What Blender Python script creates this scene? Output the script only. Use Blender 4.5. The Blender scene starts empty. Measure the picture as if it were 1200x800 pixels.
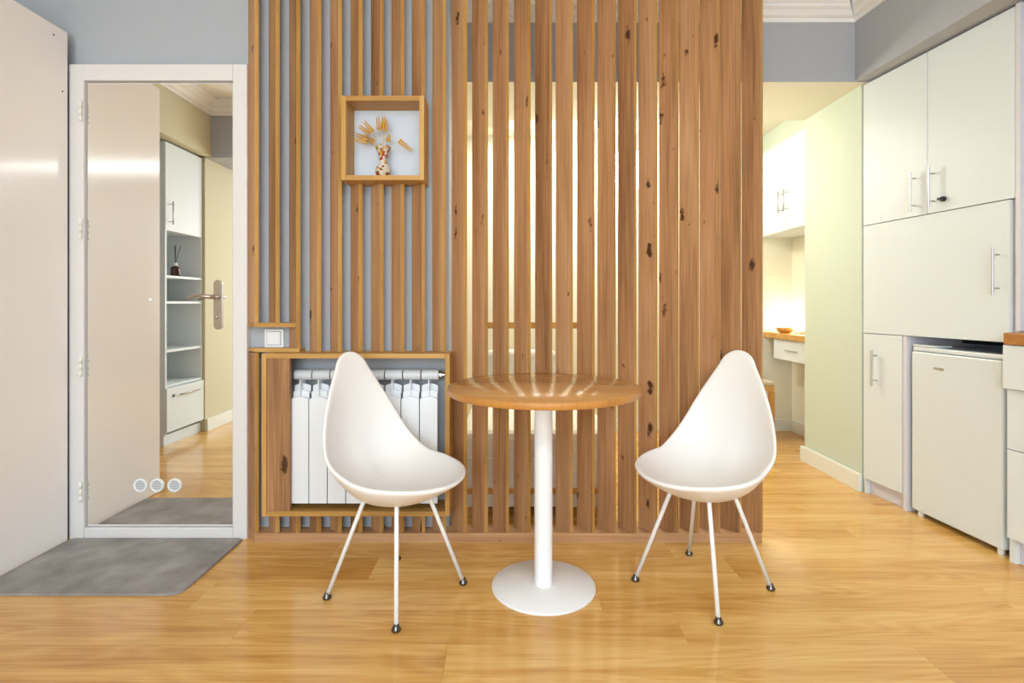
import bpy, bmesh, math, random
from mathutils import Vector, Matrix
random.seed(7)
S = bpy.context.scene
COL = S.collection
R = math.radians

def lin(h):
    h = h.lstrip('#')
    out = []
    for i in (0, 2, 4):
        c = int(h[i:i+2], 16) / 255
        out.append(c / 12.92 if c <= 0.04045 else ((c + 0.055) / 1.055) ** 2.4)
    return (*out, 1.0)

# ------------------------------------------------------------------ camera
cd = bpy.data.cameras.new('camera'); cam = bpy.data.objects.new('camera', cd); COL.objects.link(cam)
cam.location = (0, 0, 1.05); cam.rotation_euler = (R(90), 0, 0)
cd.sensor_width = 36; cd.lens = 625 / 1200 * 36; cd.shift_y = -44 / 1200; cd.clip_start = 0.05
S.camera = cam
# ------------------------------------------------------------------ world, light, exposure
w = bpy.data.worlds.new('world'); S.world = w; w.use_nodes = True
bg = w.node_tree.nodes['Background']; bg.inputs[0].default_value = (0.82, 0.9, 1.0, 1); bg.inputs[1].default_value = 1.0
S.view_settings.view_transform = 'Standard'; S.view_settings.look = 'None'
S.view_settings.gamma = 1.0; S.view_settings.use_curve_mapping = False
S.view_settings.exposure = 0.14

def area(name, loc, rot, sx, sy, power, color):
    l = bpy.data.lights.new(name, 'AREA'); l.shape = 'RECTANGLE'; l.size = sx; l.size_y = sy
    l.energy = power; l.color = color
    o = bpy.data.objects.new(name, l); COL.objects.link(o); o.location = loc; o.rotation_euler = rot
    return o
# added fill from behind the camera, set in an unseen, assumed window
area('rear_fill_light', (-0.62, -2.36, 1.45), (R(90), 0, 0), 2.6, 1.7, 98, (0.82, 0.94, 1.0))
# fill light added under the back room ceiling, no such source known
area('back_fill_light', (0.25, 4.0, 2.415), (0, 0, 0), 0.7, 0.30, 18, (1.0, 1.0, 0.92))

# ------------------------------------------------------------------ materials
def new_mat(name):
    m = bpy.data.materials.new(name); m.use_nodes = True
    nt = m.node_tree; b = nt.nodes['Principled BSDF']
    return m, nt, b

def plain(name, col, rough=0.5, metal=0.0, spec=0.5, var=0.02, scale=30, bump=0.0, bscale=200):
    m, nt, b = new_mat(name)
    N, L = nt.nodes, nt.links
    tc = N.new('ShaderNodeTexCoord'); no = N.new('ShaderNodeTexNoise'); no.inputs['Scale'].default_value = scale
    L.new(tc.outputs['Object'], no.inputs['Vector'])
    mx = N.new('ShaderNodeMix'); mx.data_type = 'RGBA'
    c = lin(col) if isinstance(col, str) else col
    mx.inputs[6].default_value = tuple(max(0, v * (1 - var)) for v in c[:3]) + (1,)
    mx.inputs[7].default_value = tuple(min(1, v * (1 + var)) for v in c[:3]) + (1,)
    L.new(no.outputs['Fac'], mx.inputs[0]); L.new(mx.outputs[2], b.inputs['Base Color'])
    b.inputs['Roughness'].default_value = rough; b.inputs['Metallic'].default_value = metal
    b.inputs['Specular IOR Level'].default_value = spec
    if bump:
        n2 = N.new('ShaderNodeTexNoise'); n2.inputs['Scale'].default_value = bscale; n2.inputs['Detail'].default_value = 3
        L.new(tc.outputs['Object'], n2.inputs['Vector'])
        bp = N.new('ShaderNodeBump'); bp.inputs['Strength'].default_value = bump; bp.inputs['Distance'].default_value = 0.002
        L.new(n2.outputs['Fac'], bp.inputs['Height']); L.new(bp.outputs[0], b.inputs['Normal'])
    return m

def wood(name, cols, grain='Z', gs=9.0, rough=0.5, knots=0.0, stretch=0.07, spec=0.35, wave=0.0, rnd=0.25, kscale=6.0, coat=0.0):
    """cols: dark, mid, light srgb; grain axis of the object's own coordinates"""
    m, nt, b = new_mat(name); N, L = nt.nodes, nt.links
    tc = N.new('ShaderNodeTexCoord'); oi = N.new('ShaderNodeObjectInfo')
    off = N.new('ShaderNodeVectorMath'); off.operation = 'SCALE'; off.inputs[0].default_value = (13.7, 7.9, 17.3)
    L.new(oi.outputs['Random'], off.inputs['Scale'])
    add = N.new('ShaderNodeVectorMath'); add.operation = 'ADD'
    L.new(tc.outputs['Object'], add.inputs[0]); L.new(off.outputs[0], add.inputs[1])
    def mapped(scale_along, scale_across):
        mp = N.new('ShaderNodeMapping'); sc = [scale_across] * 3; sc['XYZ'.index(grain)] = scale_along
        mp.inputs['Scale'].default_value = sc; L.new(add.outputs[0], mp.inputs['Vector']); return mp
    mp = mapped(stretch, 1.0)
    n1 = N.new('ShaderNodeTexNoise'); n1.inputs['Scale'].default_value = gs; n1.inputs['Detail'].default_value = 4
    n1.inputs['Distortion'].default_value = 0.6; L.new(mp.outputs[0], n1.inputs['Vector'])
    mp2 = mapped(stretch * 0.35, 1.0)
    n2 = N.new('ShaderNodeTexNoise'); n2.inputs['Scale'].default_value = gs * 14; n2.inputs['Detail'].default_value = 3
    L.new(mp2.outputs[0], n2.inputs['Vector'])
    fac = n1.outputs['Fac']
    if wave:
        mp3 = mapped(0.16, 1.0)
        n3 = N.new('ShaderNodeTexNoise'); n3.inputs['Scale'].default_value = 5.0; n3.inputs['Detail'].default_value = 2
        L.new(mp3.outputs[0], n3.inputs['Vector'])
        mu = N.new('ShaderNodeMath'); mu.operation = 'MULTIPLY'; mu.inputs[1].default_value = 16.0; L.new(n3.outputs['Fac'], mu.inputs[0])
        fr = N.new('ShaderNodeMath'); fr.operation = 'PINGPONG'; fr.inputs[1].default_value = 0.5; L.new(mu.outputs[0], fr.inputs[0])
        mw = N.new('ShaderNodeMix'); mw.inputs[0].default_value = wave
        L.new(n1.outputs['Fac'], mw.inputs[2]); 
        m2 = N.new('ShaderNodeMath'); m2.operation = 'MULTIPLY_ADD'; m2.inputs[1].default_value = 0.8; m2.inputs[2].default_value = 0.3
        L.new(fr.outputs[0], m2.inputs[0]); L.new(m2.outputs[0], mw.inputs[3]); fac = mw.outputs[0]
    mixf = N.new('ShaderNodeMix'); mixf.inputs[0].default_value = 0.38; L.new(fac, mixf.inputs[2]); L.new(n2.outputs['Fac'], mixf.inputs[3])
    rd = N.new('ShaderNodeMath'); rd.operation = 'MULTIPLY_ADD'; rd.inputs[1].default_value = rnd; rd.inputs[2].default_value = -rnd / 2
    L.new(oi.outputs['Random'], rd.inputs[0])
    ad = N.new('ShaderNodeMath'); ad.operation = 'ADD'; L.new(mixf.outputs[0], ad.inputs[0]); L.new(rd.outputs[0], ad.inputs[1])
    cr = N.new('ShaderNodeValToRGB'); e = cr.color_ramp.elements
    e[0].position = 0.3; e[0].color = lin(cols[0]); e[1].position = 0.72; e[1].color = lin(cols[2])
    k = e.new(0.5); k.color = lin(cols[1]); L.new(ad.outputs[0], cr.inputs[0])
    colr = cr.outputs[0]
    if knots:
        mk = mapped(0.42, 1.0)
        nd = N.new('ShaderNodeTexNoise'); nd.inputs['Scale'].default_value = 45; L.new(add.outputs[0], nd.inputs['Vector'])
        vo = N.new('ShaderNodeTexVoronoi'); vo.inputs['Scale'].default_value = kscale; L.new(mk.outputs[0], vo.inputs['Vector'])
        sp = N.new('ShaderNodeSeparateColor'); L.new(vo.outputs['Color'], sp.inputs[0])
        # only some cells carry a knot; its radius varies with the cell
        sz = N.new('ShaderNodeMapRange'); sz.inputs[1].default_value = 1 - knots; sz.inputs[2].default_value = 1.0
        sz.inputs[3].default_value = 0.0; sz.inputs[4].default_value = 0.24; L.new(sp.outputs[0], sz.inputs[0])
        wob = N.new('ShaderNodeMath'); wob.operation = 'MULTIPLY_ADD'; wob.inputs[1].default_value = 0.5; wob.inputs[2].default_value = -0.25
        L.new(nd.outputs['Fac'], wob.inputs[0])
        ds = N.new('ShaderNodeMath'); ds.operation = 'ADD'; L.new(vo.outputs['Distance'], ds.inputs[0]); L.new(wob.outputs[0], ds.inputs[1])
        sb = N.new('ShaderNodeMath'); sb.operation = 'SUBTRACT'; L.new(sz.outputs[0], sb.inputs[0]); L.new(ds.outputs[0], sb.inputs[1])
        kk = N.new('ShaderNodeMapRange'); kk.inputs[1].default_value = -0.06; kk.inputs[2].default_value = 0.07; L.new(sb.outputs[0], kk.inputs[0])
        mx = N.new('ShaderNodeMix'); mx.data_type = 'RGBA'; L.new(kk.outputs[0], mx.inputs[0]); L.new(colr, mx.inputs[6])
        mx.inputs[7].default_value = lin('#4a2a12'); colr = mx.outputs[2]
    L.new(colr, b.inputs['Base Color'])
    b.inputs['Roughness'].default_value = rough; b.inputs['Specular IOR Level'].default_value = spec
    b.inputs['Coat Weight'].default_value = coat; b.inputs['Coat Roughness'].default_value = 0.12
    bp = N.new('ShaderNodeBump'); bp.inputs['Strength'].default_value = 0.12; bp.inputs['Distance'].default_value = 0.001
    L.new(n2.outputs['Fac'], bp.inputs['Height']); L.new(bp.outputs[0], b.inputs['Normal'])
    return m

def emit(name, col, strength):
    m, nt, b = new_mat(name)
    b.inputs['Base Color'].default_value = (0.9, 0.9, 0.88, 1)
    b.inputs['Emission Color'].default_value = lin(col); b.inputs['Emission Strength'].default_value = strength
    return m

M = {}
M['wall_grey'] = plain('grey_wall_paint', '#aeb2ba', 0.75, var=0.015, bump=0.05)
M['wall_green'] = plain('pale_green_wall_paint', '#cfdacb', 0.75, var=0.012, bump=0.05)
M['wall_cream'] = plain('cream_wall_paint', '#ebe8d6', 0.75, var=0.012, bump=0.05)
M['wall_beige'] = plain('beige_wall_paint', '#d0c9ac', 0.75, var=0.012, bump=0.05)
M['ceiling'] = plain('white_ceiling_paint', '#f1efea', 0.8, var=0.01)
M['cornice'] = plain('white_plaster', '#f0f0f0', 0.6, var=0.01)
M['base_white'] = plain('white_baseboard', '#eceee6', 0.4, var=0.01)
M['door_white'] = plain('white_door_paint', '#e2dedd', 0.38, var=0.015, scale=6)
M['gloss_white'] = plain('glossy_white_panel', '#f3edea', 0.10, var=0.012, scale=3, spec=0.5)
M['cab_white'] = plain('satin_white_cabinet', '#e0e8ec', 0.4, var=0.008, spec=0.3)
M['cab_side'] = plain('cabinet_side_panel', '#dcdbe4', 0.4, var=0.01)
M['fridge'] = plain('fridge_enamel', '#dde5ea', 0.22, var=0.006)
M['dark'] = plain('black_plastic', '#1c1e20', 0.45, var=0.05)
M['gap'] = plain('dark_gap', '#34373c', 0.8, var=0.05)
M['chair'] = plain('white_chair_shell', '#f4f2f0', 0.32, var=0.004, spec=0.45)
M['white_metal'] = plain('white_powder_coat', '#f3f4f6', 0.35, var=0.006)
M['chrome'] = plain('chrome', '#c9c9c9', 0.14, metal=1.0, var=0.02)
M['dark_chrome'] = plain('dark_chrome', '#6b6865', 0.18, metal=1.0, var=0.02)
M['steel'] = plain('brushed_steel', '#c4c4c2', 0.28, metal=1.0, var=0.03, scale=120)
M['nickel'] = plain('satin_nickel', '#b9aaa0', 0.3, metal=1.0, var=0.04)
M['rad'] = plain('white_radiator_enamel', '#e9edf3', 0.28, var=0.006)
M['rad_head'] = plain('radiator_header', '#d3d6da', 0.3, var=0.03)
M['gasket'] = plain('dark_gasket', '#3a3d42', 0.7, var=0.05)
M['plastic'] = plain('white_switch_plastic', '#eeeff2', 0.3, var=0.005)
M['vent_grey'] = plain('grey_vent_mesh', '#9d9fa3', 0.5, var=0.2, scale=900)
M['straw'] = plain('dry_straw', '#d8b676', 0.7, var=0.25, scale=60)
M['ear'] = plain('dry_wheat_ear', '#cf9f4e', 0.75, var=0.3, scale=150)
M['blueback'] = plain('pale_blue_panel', '#d3dcea', 0.7, var=0.01)
M['bedding'] = plain('white_bedding', '#ece8dc', 0.9, var=0.03, bump=0.25, bscale=40)
M['brass'] = plain('brass', '#b9914a', 0.3, metal=1.0)
M['amber'] = plain('amber_glass', '#4a230f', 0.12, var=0.1)
M['cushion'] = plain('beige_cushion', '#d8ceb4', 0.9, var=0.04)
# slat oak: broad face and yellower edge banding
OAK = ('#845c3a', '#b1835a', '#caa077')
M['oak'] = wood('knotty_oak', OAK, 'Z', 10, 0.55, knots=0.34, kscale=16.0, rnd=0.18)
M['oak_x'] = wood('knotty_oak_across', OAK, 'X', 10, 0.55, knots=0.1, kscale=15.0)
M['oak_edge'] = wood('oak_edge_band', ('#a87a3a', '#c0924e', '#d2a864'), 'Z', 12, 0.5, rnd=0.15)
M['oak_edge_x'] = wood('oak_edge_band_across', ('#a87a3a', '#c0924e', '#d2a864'), 'X', 12, 0.5, rnd=0.15)
M['table_top'] = wood('table_veneer', ('#b4804c', '#c69258', '#d2a066'), 'X', 16, 0.2, stretch=0.06, spec=0.5, rnd=0.0)
M['table_edge'] = wood('table_edge_band', ('#ae7436', '#c08542', '#ca9250'), 'Z', 6, 0.35, rnd=0.0)
M['floor'] = wood('honey_laminate', ('#b87f3c', '#dba95f', '#f0ca88'), 'X', 15, 0.17, stretch=0.05, spec=0.5, wave=0.3, rnd=0.16)
M['worktop'] = wood('oiled_worktop', ('#9a6533', '#b67c43', '#c89358'), 'Y', 12, 0.4)
M['pine'] = wood('honey_pine', ('#c08a42', '#d2a055', '#e0b56c'), 'Z', 10, 0.4)

def mirror_mat():
    m, nt, b = new_mat('mirror_glass'); N, L = nt.nodes, nt.links
    tc = N.new('ShaderNodeTexCoord'); no = N.new('ShaderNodeTexNoise'); no.inputs['Scale'].default_value = 2
    L.new(tc.outputs['Object'], no.inputs['Vector'])
    cr = N.new('ShaderNodeValToRGB'); cr.color_ramp.elements[0].color = (0.95, 0.92, 0.85, 1); cr.color_ramp.elements[1].color = (0.96, 0.93, 0.86, 1)
    L.new(no.outputs['Fac'], cr.inputs[0]); L.new(cr.outputs[0], b.inputs['Base Color'])
    b.inputs['Metallic'].default_value = 1; b.inputs['Roughness'].default_value = 0.0
    return m
M['mirror'] = mirror_mat()

def mat_rug():
    m, nt, b = new_mat('grey_mat_pile'); N, L = nt.nodes, nt.links
    tc = N.new('ShaderNodeTexCoord')
    n1 = N.new('ShaderNodeTexNoise'); n1.inputs['Scale'].default_value = 7; n1.inputs['Detail'].default_value = 5
    n2 = N.new('ShaderNodeTexNoise'); n2.inputs['Scale'].default_value = 220; n2.inputs['Detail'].default_value = 2
    L.new(tc.outputs['Object'], n1.inputs['Vector']); L.new(tc.outputs['Object'], n2.inputs['Vector'])
    mx = N.new('ShaderNodeMix'); mx.inputs[0].default_value = 0.4; L.new(n1.outputs['Fac'], mx.inputs[2]); L.new(n2.outputs['Fac'], mx.inputs[3])
    cr = N.new('ShaderNodeValToRGB'); e = cr.color_ramp.elements
    e[0].position = 0.32; e[0].color = lin('#75716f'); e[1].position = 0.7; e[1].color = lin('#b3aeab')
    L.new(mx.outputs[0], cr.inputs[0]); L.new(cr.outputs[0], b.inputs['Base Color']); b.inputs['Roughness'].default_value = 0.95
    bp = N.new('ShaderNodeBump'); bp.inputs['Strength'].default_value = 0.6; bp.inputs['Distance'].default_value = 0.004
    L.new(n2.outputs['Fac'], bp.inputs['Height']); L.new(bp.outputs[0], b.inputs['Normal'])
    return m
M['rug'] = mat_rug()

def mat_vase():
    m, nt, b = new_mat('patterned_glass'); N, L = nt.nodes, nt.links
    tc = N.new('ShaderNodeTexCoord')
    vo = N.new('ShaderNodeTexVoronoi'); vo.inputs['Scale'].default_value = 75; L.new(tc.outputs['Object'], vo.inputs['Vector'])
    sp = N.new('ShaderNodeSeparateColor'); L.new(vo.outputs['Color'], sp.inputs[0])
    cr = N.new('ShaderNodeValToRGB'); cr.color_ramp.interpolation = 'CONSTANT'; e = cr.color_ramp.elements
    e[0].position = 0; e[0].color = lin('#efe6d8'); e[1].position = 0.36; e[1].color = lin('#d9a43a')
    for p, c in ((0.56, '#b8352a'), (0.70, '#f0dcc0'), (0.86, '#9a6a2c')):
        k = e.new(p); k.color = lin(c)
    L.new(sp.outputs[0], cr.inputs[0]); L.new(cr.outputs[0], b.inputs['Base Color'])
    b.inputs['Roughness'].default_value = 0.08; b.inputs['Transmission Weight'].default_value = 0.25
    return m
M['vase'] = mat_vase()
M['led'] = emit('led_diffuser', '#e9f5ff', 50)
M['fill_panel_glow'] = emit('fill_panel_diffuser', '#fff6ea', 3.0)  # spare glow for the panel added as back-room fill
M['globe'] = emit('lamp_globe', '#fffaec', 32.0)
M['lampshade'] = emit('desk_lamp_shade', '#fff0d2', 6.0)

# ------------------------------------------------------------------ geometry helpers
def link(name, bm, mats, parent=None, smooth=False, loc=None):
    me = bpy.data.meshes.new(name); bm.normal_update(); bm.to_mesh(me); bm.free()
    for m in (mats if isinstance(mats, (list, tuple)) else [mats]):
        me.materials.append(M[m] if isinstance(m, str) else m)
    if smooth:
        for p in me.polygons: p.use_smooth = True
    o = bpy.data.objects.new(name, me); COL.objects.link(o)
    if parent: o.parent = parent
    if loc: o.location = loc
    return o

def prism_bm(pts, z0, z1, bm=None, edge=None):
    """polygon in x,y (counter-clockwise) extruded z0..z1; edge = {side index: material index}"""
    bm = bm or bmesh.new()
    lo = [bm.verts.new((x, y, z0)) for x, y in pts]; hi = [bm.verts.new((x, y, z1)) for x, y in pts]
    n = len(pts)
    bm.faces.new(lo[::-1]); bm.faces.new(hi)
    for i in range(n):
        f = bm.faces.new((lo[i], lo[(i + 1) % n], hi[(i + 1) % n], hi[i]))
        if edge and i in edge: f.material_index = edge[i]
    return bm

def box_bm(x0, x1, y0, y1, z0, z1, bm=None, bevel=0.0, seg=2):
    own = bmesh.new()
    prism_bm([(x0, y0), (x1, y0), (x1, y1), (x0, y1)], z0, z1, own)
    if bevel:
        bmesh.ops.bevel(own, geom=own.edges[:], offset=bevel, segments=seg, affect='EDGES', profile=0.5)
    if bm is None: return own
    me = bpy.data.meshes.new('tmp'); own.to_mesh(me); own.free(); bm.from_mesh(me); bpy.data.meshes.remove(me)
    return bm

def box(name, x0, x1, y0, y1, z0, z1, mat, parent=None, bevel=0.0, centre=True):
    """box whose origin sits at its own middle (so object-space textures differ per piece)"""
    cx, cy, cz = ((x0 + x1) / 2, (y0 + y1) / 2, (z0 + z1) / 2) if centre else (0, 0, 0)
    return link(name, box_bm(x0 - cx, x1 - cx, y0 - cy, y1 - cy, z0 - cz, z1 - cz, None, bevel), mat, parent, loc=(cx, cy, cz))

def tube_bm(path, rad, n=10, bm=None, caps=True):
    bm = bm or bmesh.new(); rings = []
    P = [Vector(p) for p in path]
    up = Vector((0, 0, 1))
    for i, p in enumerate(P):
        d = (P[min(i + 1, len(P) - 1)] - P[max(i - 1, 0)]).normalized()
        a = d.cross(up)
        if a.length < 1e-3: a = d.cross(Vector((1, 0, 0)))
        a.normalize(); b = d.cross(a).normalized()
        r = rad[i] if isinstance(rad, (list, tuple)) else rad
        rings.append([bm.verts.new(p + (a * math.cos(2 * math.pi * k / n) + b * math.sin(2 * math.pi * k / n)) * r) for k in range(n)])
    for i in range(len(rings) - 1):
        for k in range(n):
            bm.faces.new((rings[i][k], rings[i][(k + 1) % n], rings[i + 1][(k + 1) % n], rings[i + 1][k]))
    if caps:
        bm.faces.new(rings[0][::-1]); bm.faces.new(rings[-1])
    bmesh.ops.recalc_face_normals(bm, faces=bm.faces[:])
    return bm

def lathe_bm(prof, n=32, bm=None, mats=None):
    bm = bm or bmesh.new(); rings = []
    for r, z in prof:
        if r < 1e-6: rings.append([bm.verts.new((0, 0, z))])
        else: rings.append([bm.verts.new((r * math.cos(2 * math.pi * k / n), r * math.sin(2 * math.pi * k / n), z)) for k in range(n)])
    for i in range(len(rings) - 1):
        A, B = rings[i], rings[i + 1]
        for k in range(n):
            k2 = (k + 1) % n
            if len(A) == 1 and len(B) == 1: continue
            if len(A) == 1: f = bm.faces.new((A[0], B[k2], B[k]))
            elif len(B) == 1: f = bm.faces.new((A[k], A[k2], B[0]))
            else: f = bm.faces.new((A[k], A[k2], B[k2], B[k]))
            if mats: f.material_index = mats[i]
    return bm

def smooth_by_angle(o, ang=40):
    me = o.data
    for p in me.polygons: p.use_smooth = True
    bm = bmesh.new(); bm.from_mesh(me)
    for e in bm.edges:
        if len(e.link_faces) == 2 and e.calc_face_angle(0) > R(ang): e.smooth = False
    bm.to_mesh(me); bm.free()
    return o

def empty(name, loc=(0, 0, 0), rz=0.0):
    o = bpy.data.objects.new(name, None); COL.objects.link(o); o.location = loc; o.rotation_euler = (0, 0, rz)
    o.empty_display_size = 0.1
    return o

def tag(o, label=None, cat=None, group=None, kind=None):
    if label: o['label'] = label
    if cat: o['category'] = cat
    if group: o['group'] = group
    if kind: o['kind'] = kind
    return o

def struct(o, label=None):
    o['kind'] = 'structure'
    if label: o['label'] = label
    return o

def copy_tree(o, parent=None):
    c = o.copy(); COL.objects.link(c); c.parent = parent
    for ch in list(o.children): copy_tree(ch, c)
    return c

# ------------------------------------------------------------------ the setting
YF = 2.344            # front of the slats
YW = 2.414            # face of the grey wall
CEIL = 2.72; BULK = 2.277; CEIL2 = 2.44; YFAR = 4.42
# floor: a dark sub-floor with every laminate board laid on it
floor = struct(box('floor', -2.95, 2.9, -2.45, 4.55, -0.06, -0.0105, 'pine', centre=False), 'honey coloured laminate floor of wide boards')
PW, PL = 0.1885, 1.426
pm = {}
def plank(x0, x1, y0):
    key = round(x1 - x0, 3)
    if key not in pm:
        bm = box_bm(-(x1 - x0) / 2 + .0002, (x1 - x0) / 2 - .0002, -PW / 2 + .0002, PW / 2 - .0002, -0.01, 0.0, None, 0.0003, 1)
        o = link('plank', bm, 'floor', floor); pm[key] = o.data
    else:
        o = bpy.data.objects.new('plank', pm[key]); COL.objects.link(o); o.parent = floor
    o.location = ((x0 + x1) / 2, y0 + PW / 2, 0)
row0 = 1.4555
offs = {0: -0.197, 1: -0.88, 2: 0.31, 3: -0.55}
k = -20
while row0 + (k + 1) * PW < 4.53:
    y0 = row0 + k * PW
    if y0 > -2.44:
        j = offs.get(k, ((k * 0.618) % 1) * PL)
        x = j - math.ceil((j + 2.94) / PL) * PL
        while x < 2.74:
            a, b_ = max(x, -2.94), min(x + PL, 2.74)
            if b_ - a > 0.02: plank(round(a, 3), round(b_, 3), y0)
            x += PL
    k += 1

struct(box('ceiling', -2.95, 2.9, -2.45, 3.1, CEIL, CEIL + 0.1, 'ceiling', centre=False), 'white ceiling of the front room')
struct(box('ceiling_back', -1.3, 2.75, 3.567, 4.55, CEIL2, CEIL2 + 0.1, 'wall_cream', centre=False), 'cream ceiling of the back room')
struct(box('wall_back', -2.95, -0.285, YW, 2.56, 0, CEIL, 'wall_grey', centre=False), 'grey wall behind the slats and mirror door')
struct(box('wall_far', -1.3, 2.75, YFAR, 4.55, 0, CEIL2, 'wall_cream', centre=False), 'cream far wall of the back room')
struct(box('wall_far_left', -1.3, -1.2, 2.56, YFAR, 0, CEIL2, 'wall_cream', centre=False), 'cream side wall of the back room')
# deep beam over the passage: grey face, cream underside
bm = prism_bm([(-1.2, 2.95), (1.9, 2.95), (2.75, 2.95), (2.75, 3.567), (-1.2, 3.567)], BULK, CEIL)
for f in bm.faces:
    if f.normal.z < -0.5: f.material_index = 1
bm.normal_update()
for f in bm.faces: f.material_index = 1 if f.normal.z < -0.5 else 0
struct(link('wall_beam', bm, ['wall_grey', 'wall_cream']), 'grey beam with cream underside above the passage')
# bulkhead over the right-hand cupboards
bx = lambda y: 1.897 + 0.063 * (2.95 - y)
struct(link('wall_bulkhead_right', prism_bm([(2.9, 2.9495), (bx(2.9495), 2.9495), (bx(-2.44), -2.44), (2.9, -2.44)], BULK + 0.003, CEIL), 'wall_grey'), 'grey bulkhead above the white cupboards')
# right wall: pale green pier, recess wall behind the desk, kitchen wall
struct(link('wall_right', prism_bm([(1.957, 2.985), (2.75, 3.09), (2.75, 3.566), (1.957, 3.566)], 0, BULK), 'wall_green'), 'pale green wall pier beside the white cupboards')
struct(box('wall_right_recess', 2.32, 2.75, 3.566, YFAR, 0, CEIL2, 'wall_cream', centre=False), 'cream wall behind the narrow desk')
struct(box('wall_right_kitchen', 2.82, 2.9, -2.45, 2.95, 0, BULK, 'wall_grey', centre=False), 'grey kitchen wall')
struct(box('wall_over_cupboard', 2.075, 2.32, 3.566, YFAR, BULK + .004, CEIL2, 'wall_green', centre=False), 'pale green strip of wall above the desk cupboard')
# left side, seen in the mirror
struct(box('wall_left', -2.95, -2.88, -2.45, YW, 0, CEIL, 'wall_grey', centre=False), 'grey left wall of the front room')
struct(box('wall_left_near', -2.88, -2.53, -2.40, 0.385, 0, BULK - .02, 'wall_beige', centre=False), 'beige left wall beside the open shelves')
struct(box('wall_bulkhead_left', -2.88, -2.49, 0.372, YW, BULK - .012, CEIL, 'wall_beige', centre=False), 'grey bulkhead above the open shelf unit')
struct(box('wall_bulkhead_left_near', -2.88, -2.2, -2.40, 0.37, BULK - .018, CEIL, 'wall_grey', centre=False), 'deeper grey bulkhead above the beige wall')
# rear wall (behind the camera) with an unseen window added for the light
bm = bmesh.new()
for a in ((-2.95, -1.92, 0, CEIL), (0.68, 2.9, 0, CEIL), (-1.92, 0.68, 0, 0.6), (-1.92, 0.68, 2.3, CEIL)):
    box_bm(a[0], a[1], -2.55, -2.45, a[2], a[3], bm)
struct(link('wall_rear', bm, 'wall_grey'), 'grey wall with the added window')
win = struct(empty('added_window', (-0.62, -2.5, 0.6)), 'unseen wide white window with two casements, added to light the room')
for i, x in enumerate((-1.27, -0.03, 1.21)): box('window_frame', x, x + 0.06, -0.03, 0.03, 0.06, 1.64, 'base_white', win, 0.004)
box('window_frame', -1.29, 1.29, -0.03, 0.03, 1.64, 1.69, 'base_white', win, 0.004)
box('window_sill', -1.29, 1.29, -0.04, 0.14, 0.01, 0.05, 'base_white', win, 0.004)

# cornice (moulded profile) along the beam and the right bulkhead
PROF = [(0, 0), (0.012, 0), (0.012, 0.02), (0.03, 0.028), (0.045, 0.05), (0.062, 0.062), (0.062, 0.075), (0.085, 0.09), (0.10, 0.098), (0.10, 0.118), (0, 0.118)]
def cornice(name, p0, p1, n, m0, m1):
    """profile (out, up) swept from p0 to p1; n = direction into the room; m0/m1 mitre slopes at the ends"""
    bm = bmesh.new(); d = Vector((p1[0] - p0[0], p1[1] - p0[1])).normalized(); rings = []
    for p, m in ((p0, m0), (p1, m1)):
        rings.append([bm.verts.new((p[0] + n[0] * a + d.x * m * a, p[1] + n[1] * a + d.y * m * a, CEIL - 0.118 + h)) for a, h in PROF])
    K = len(PROF)
    for i in range(K): bm.faces.new((rings[0][i], rings[0][(i + 1) % K], rings[1][(i + 1) % K], rings[1][i]))
    bm.faces.new(rings[0][::-1]); bm.faces.new(rings[1]); bmesh.ops.recalc_face_normals(bm, faces=bm.faces[:])
    return link(name, bm, 'cornice')
struct(cornice('trim_1', (-1.2, 2.95), (bx(2.95), 2.95), (0, -1), 0, -1), 'white moulded cornice on the beam')
struct(cornice('trim_2', (bx(2.95), 2.95), (bx(-2.4), -2.4), (-1, -0.063), 1, 0), 'white moulded cornice on the right bulkhead')
struct(cornice('trim_3', (-2.49, YW), (-2.49, 0.37), (1, 0), 0, 0), 'white moulded cornice above the open shelves')
struct(cornice('trim_4', (-2.49, 0.373), (-2.2, 0.373), (0, 1), 0, 1), 'white moulded cornice on the step of the left bulkhead')
struct(cornice('trim_5', (-2.2, 0.373), (-2.2, -2.4), (1, 0), -1, 0), 'white moulded cornice on the near left bulkhead')
# baseboards
def baseboard(name, pts, h, label):
    bm = prism_bm(pts, 0.001, h)
    top = [e for e in bm.edges if all(abs(v.co.z - h) < 1e-5 for v in e.verts)]
    bmesh.ops.bevel(bm, geom=top, offset=0.004, segments=2, affect='EDGES')
    return struct(link(name, bm, 'base_white'), label)
baseboard('baseboard_right', [(1.937, 2.985), (1.957, 2.985), (1.957, 3.586), (1.937, 3.586)], 0.1, 'white baseboard along the green pier')
baseboard('baseboard_recess', [(2.302, 3.60), (2.3195, 3.60), (2.3195, YFAR - .018), (2.302, YFAR - .018)], 0.1, 'white baseboard under the desk')
baseboard('baseboard_far', [(-1.19, YFAR - .0175), (2.301, YFAR - .0175), (2.301, YFAR - .0005), (-1.19, YFAR - .0005)], 0.1, 'white baseboard of the far wall')
baseboard('baseboard_left', [(-2.529, -2.39), (-2.511, -2.39), (-2.511, 0.38), (-2.529, 0.38)], 0.1, 'white baseboard of the beige wall')
baseboard('baseboard_back', [(-1.236, 2.396), (-1.195, 2.396), (-1.195, YW - .0005), (-1.236, YW - .0005)], 0.1, 'short white baseboard between mirror door and slats')

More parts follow.
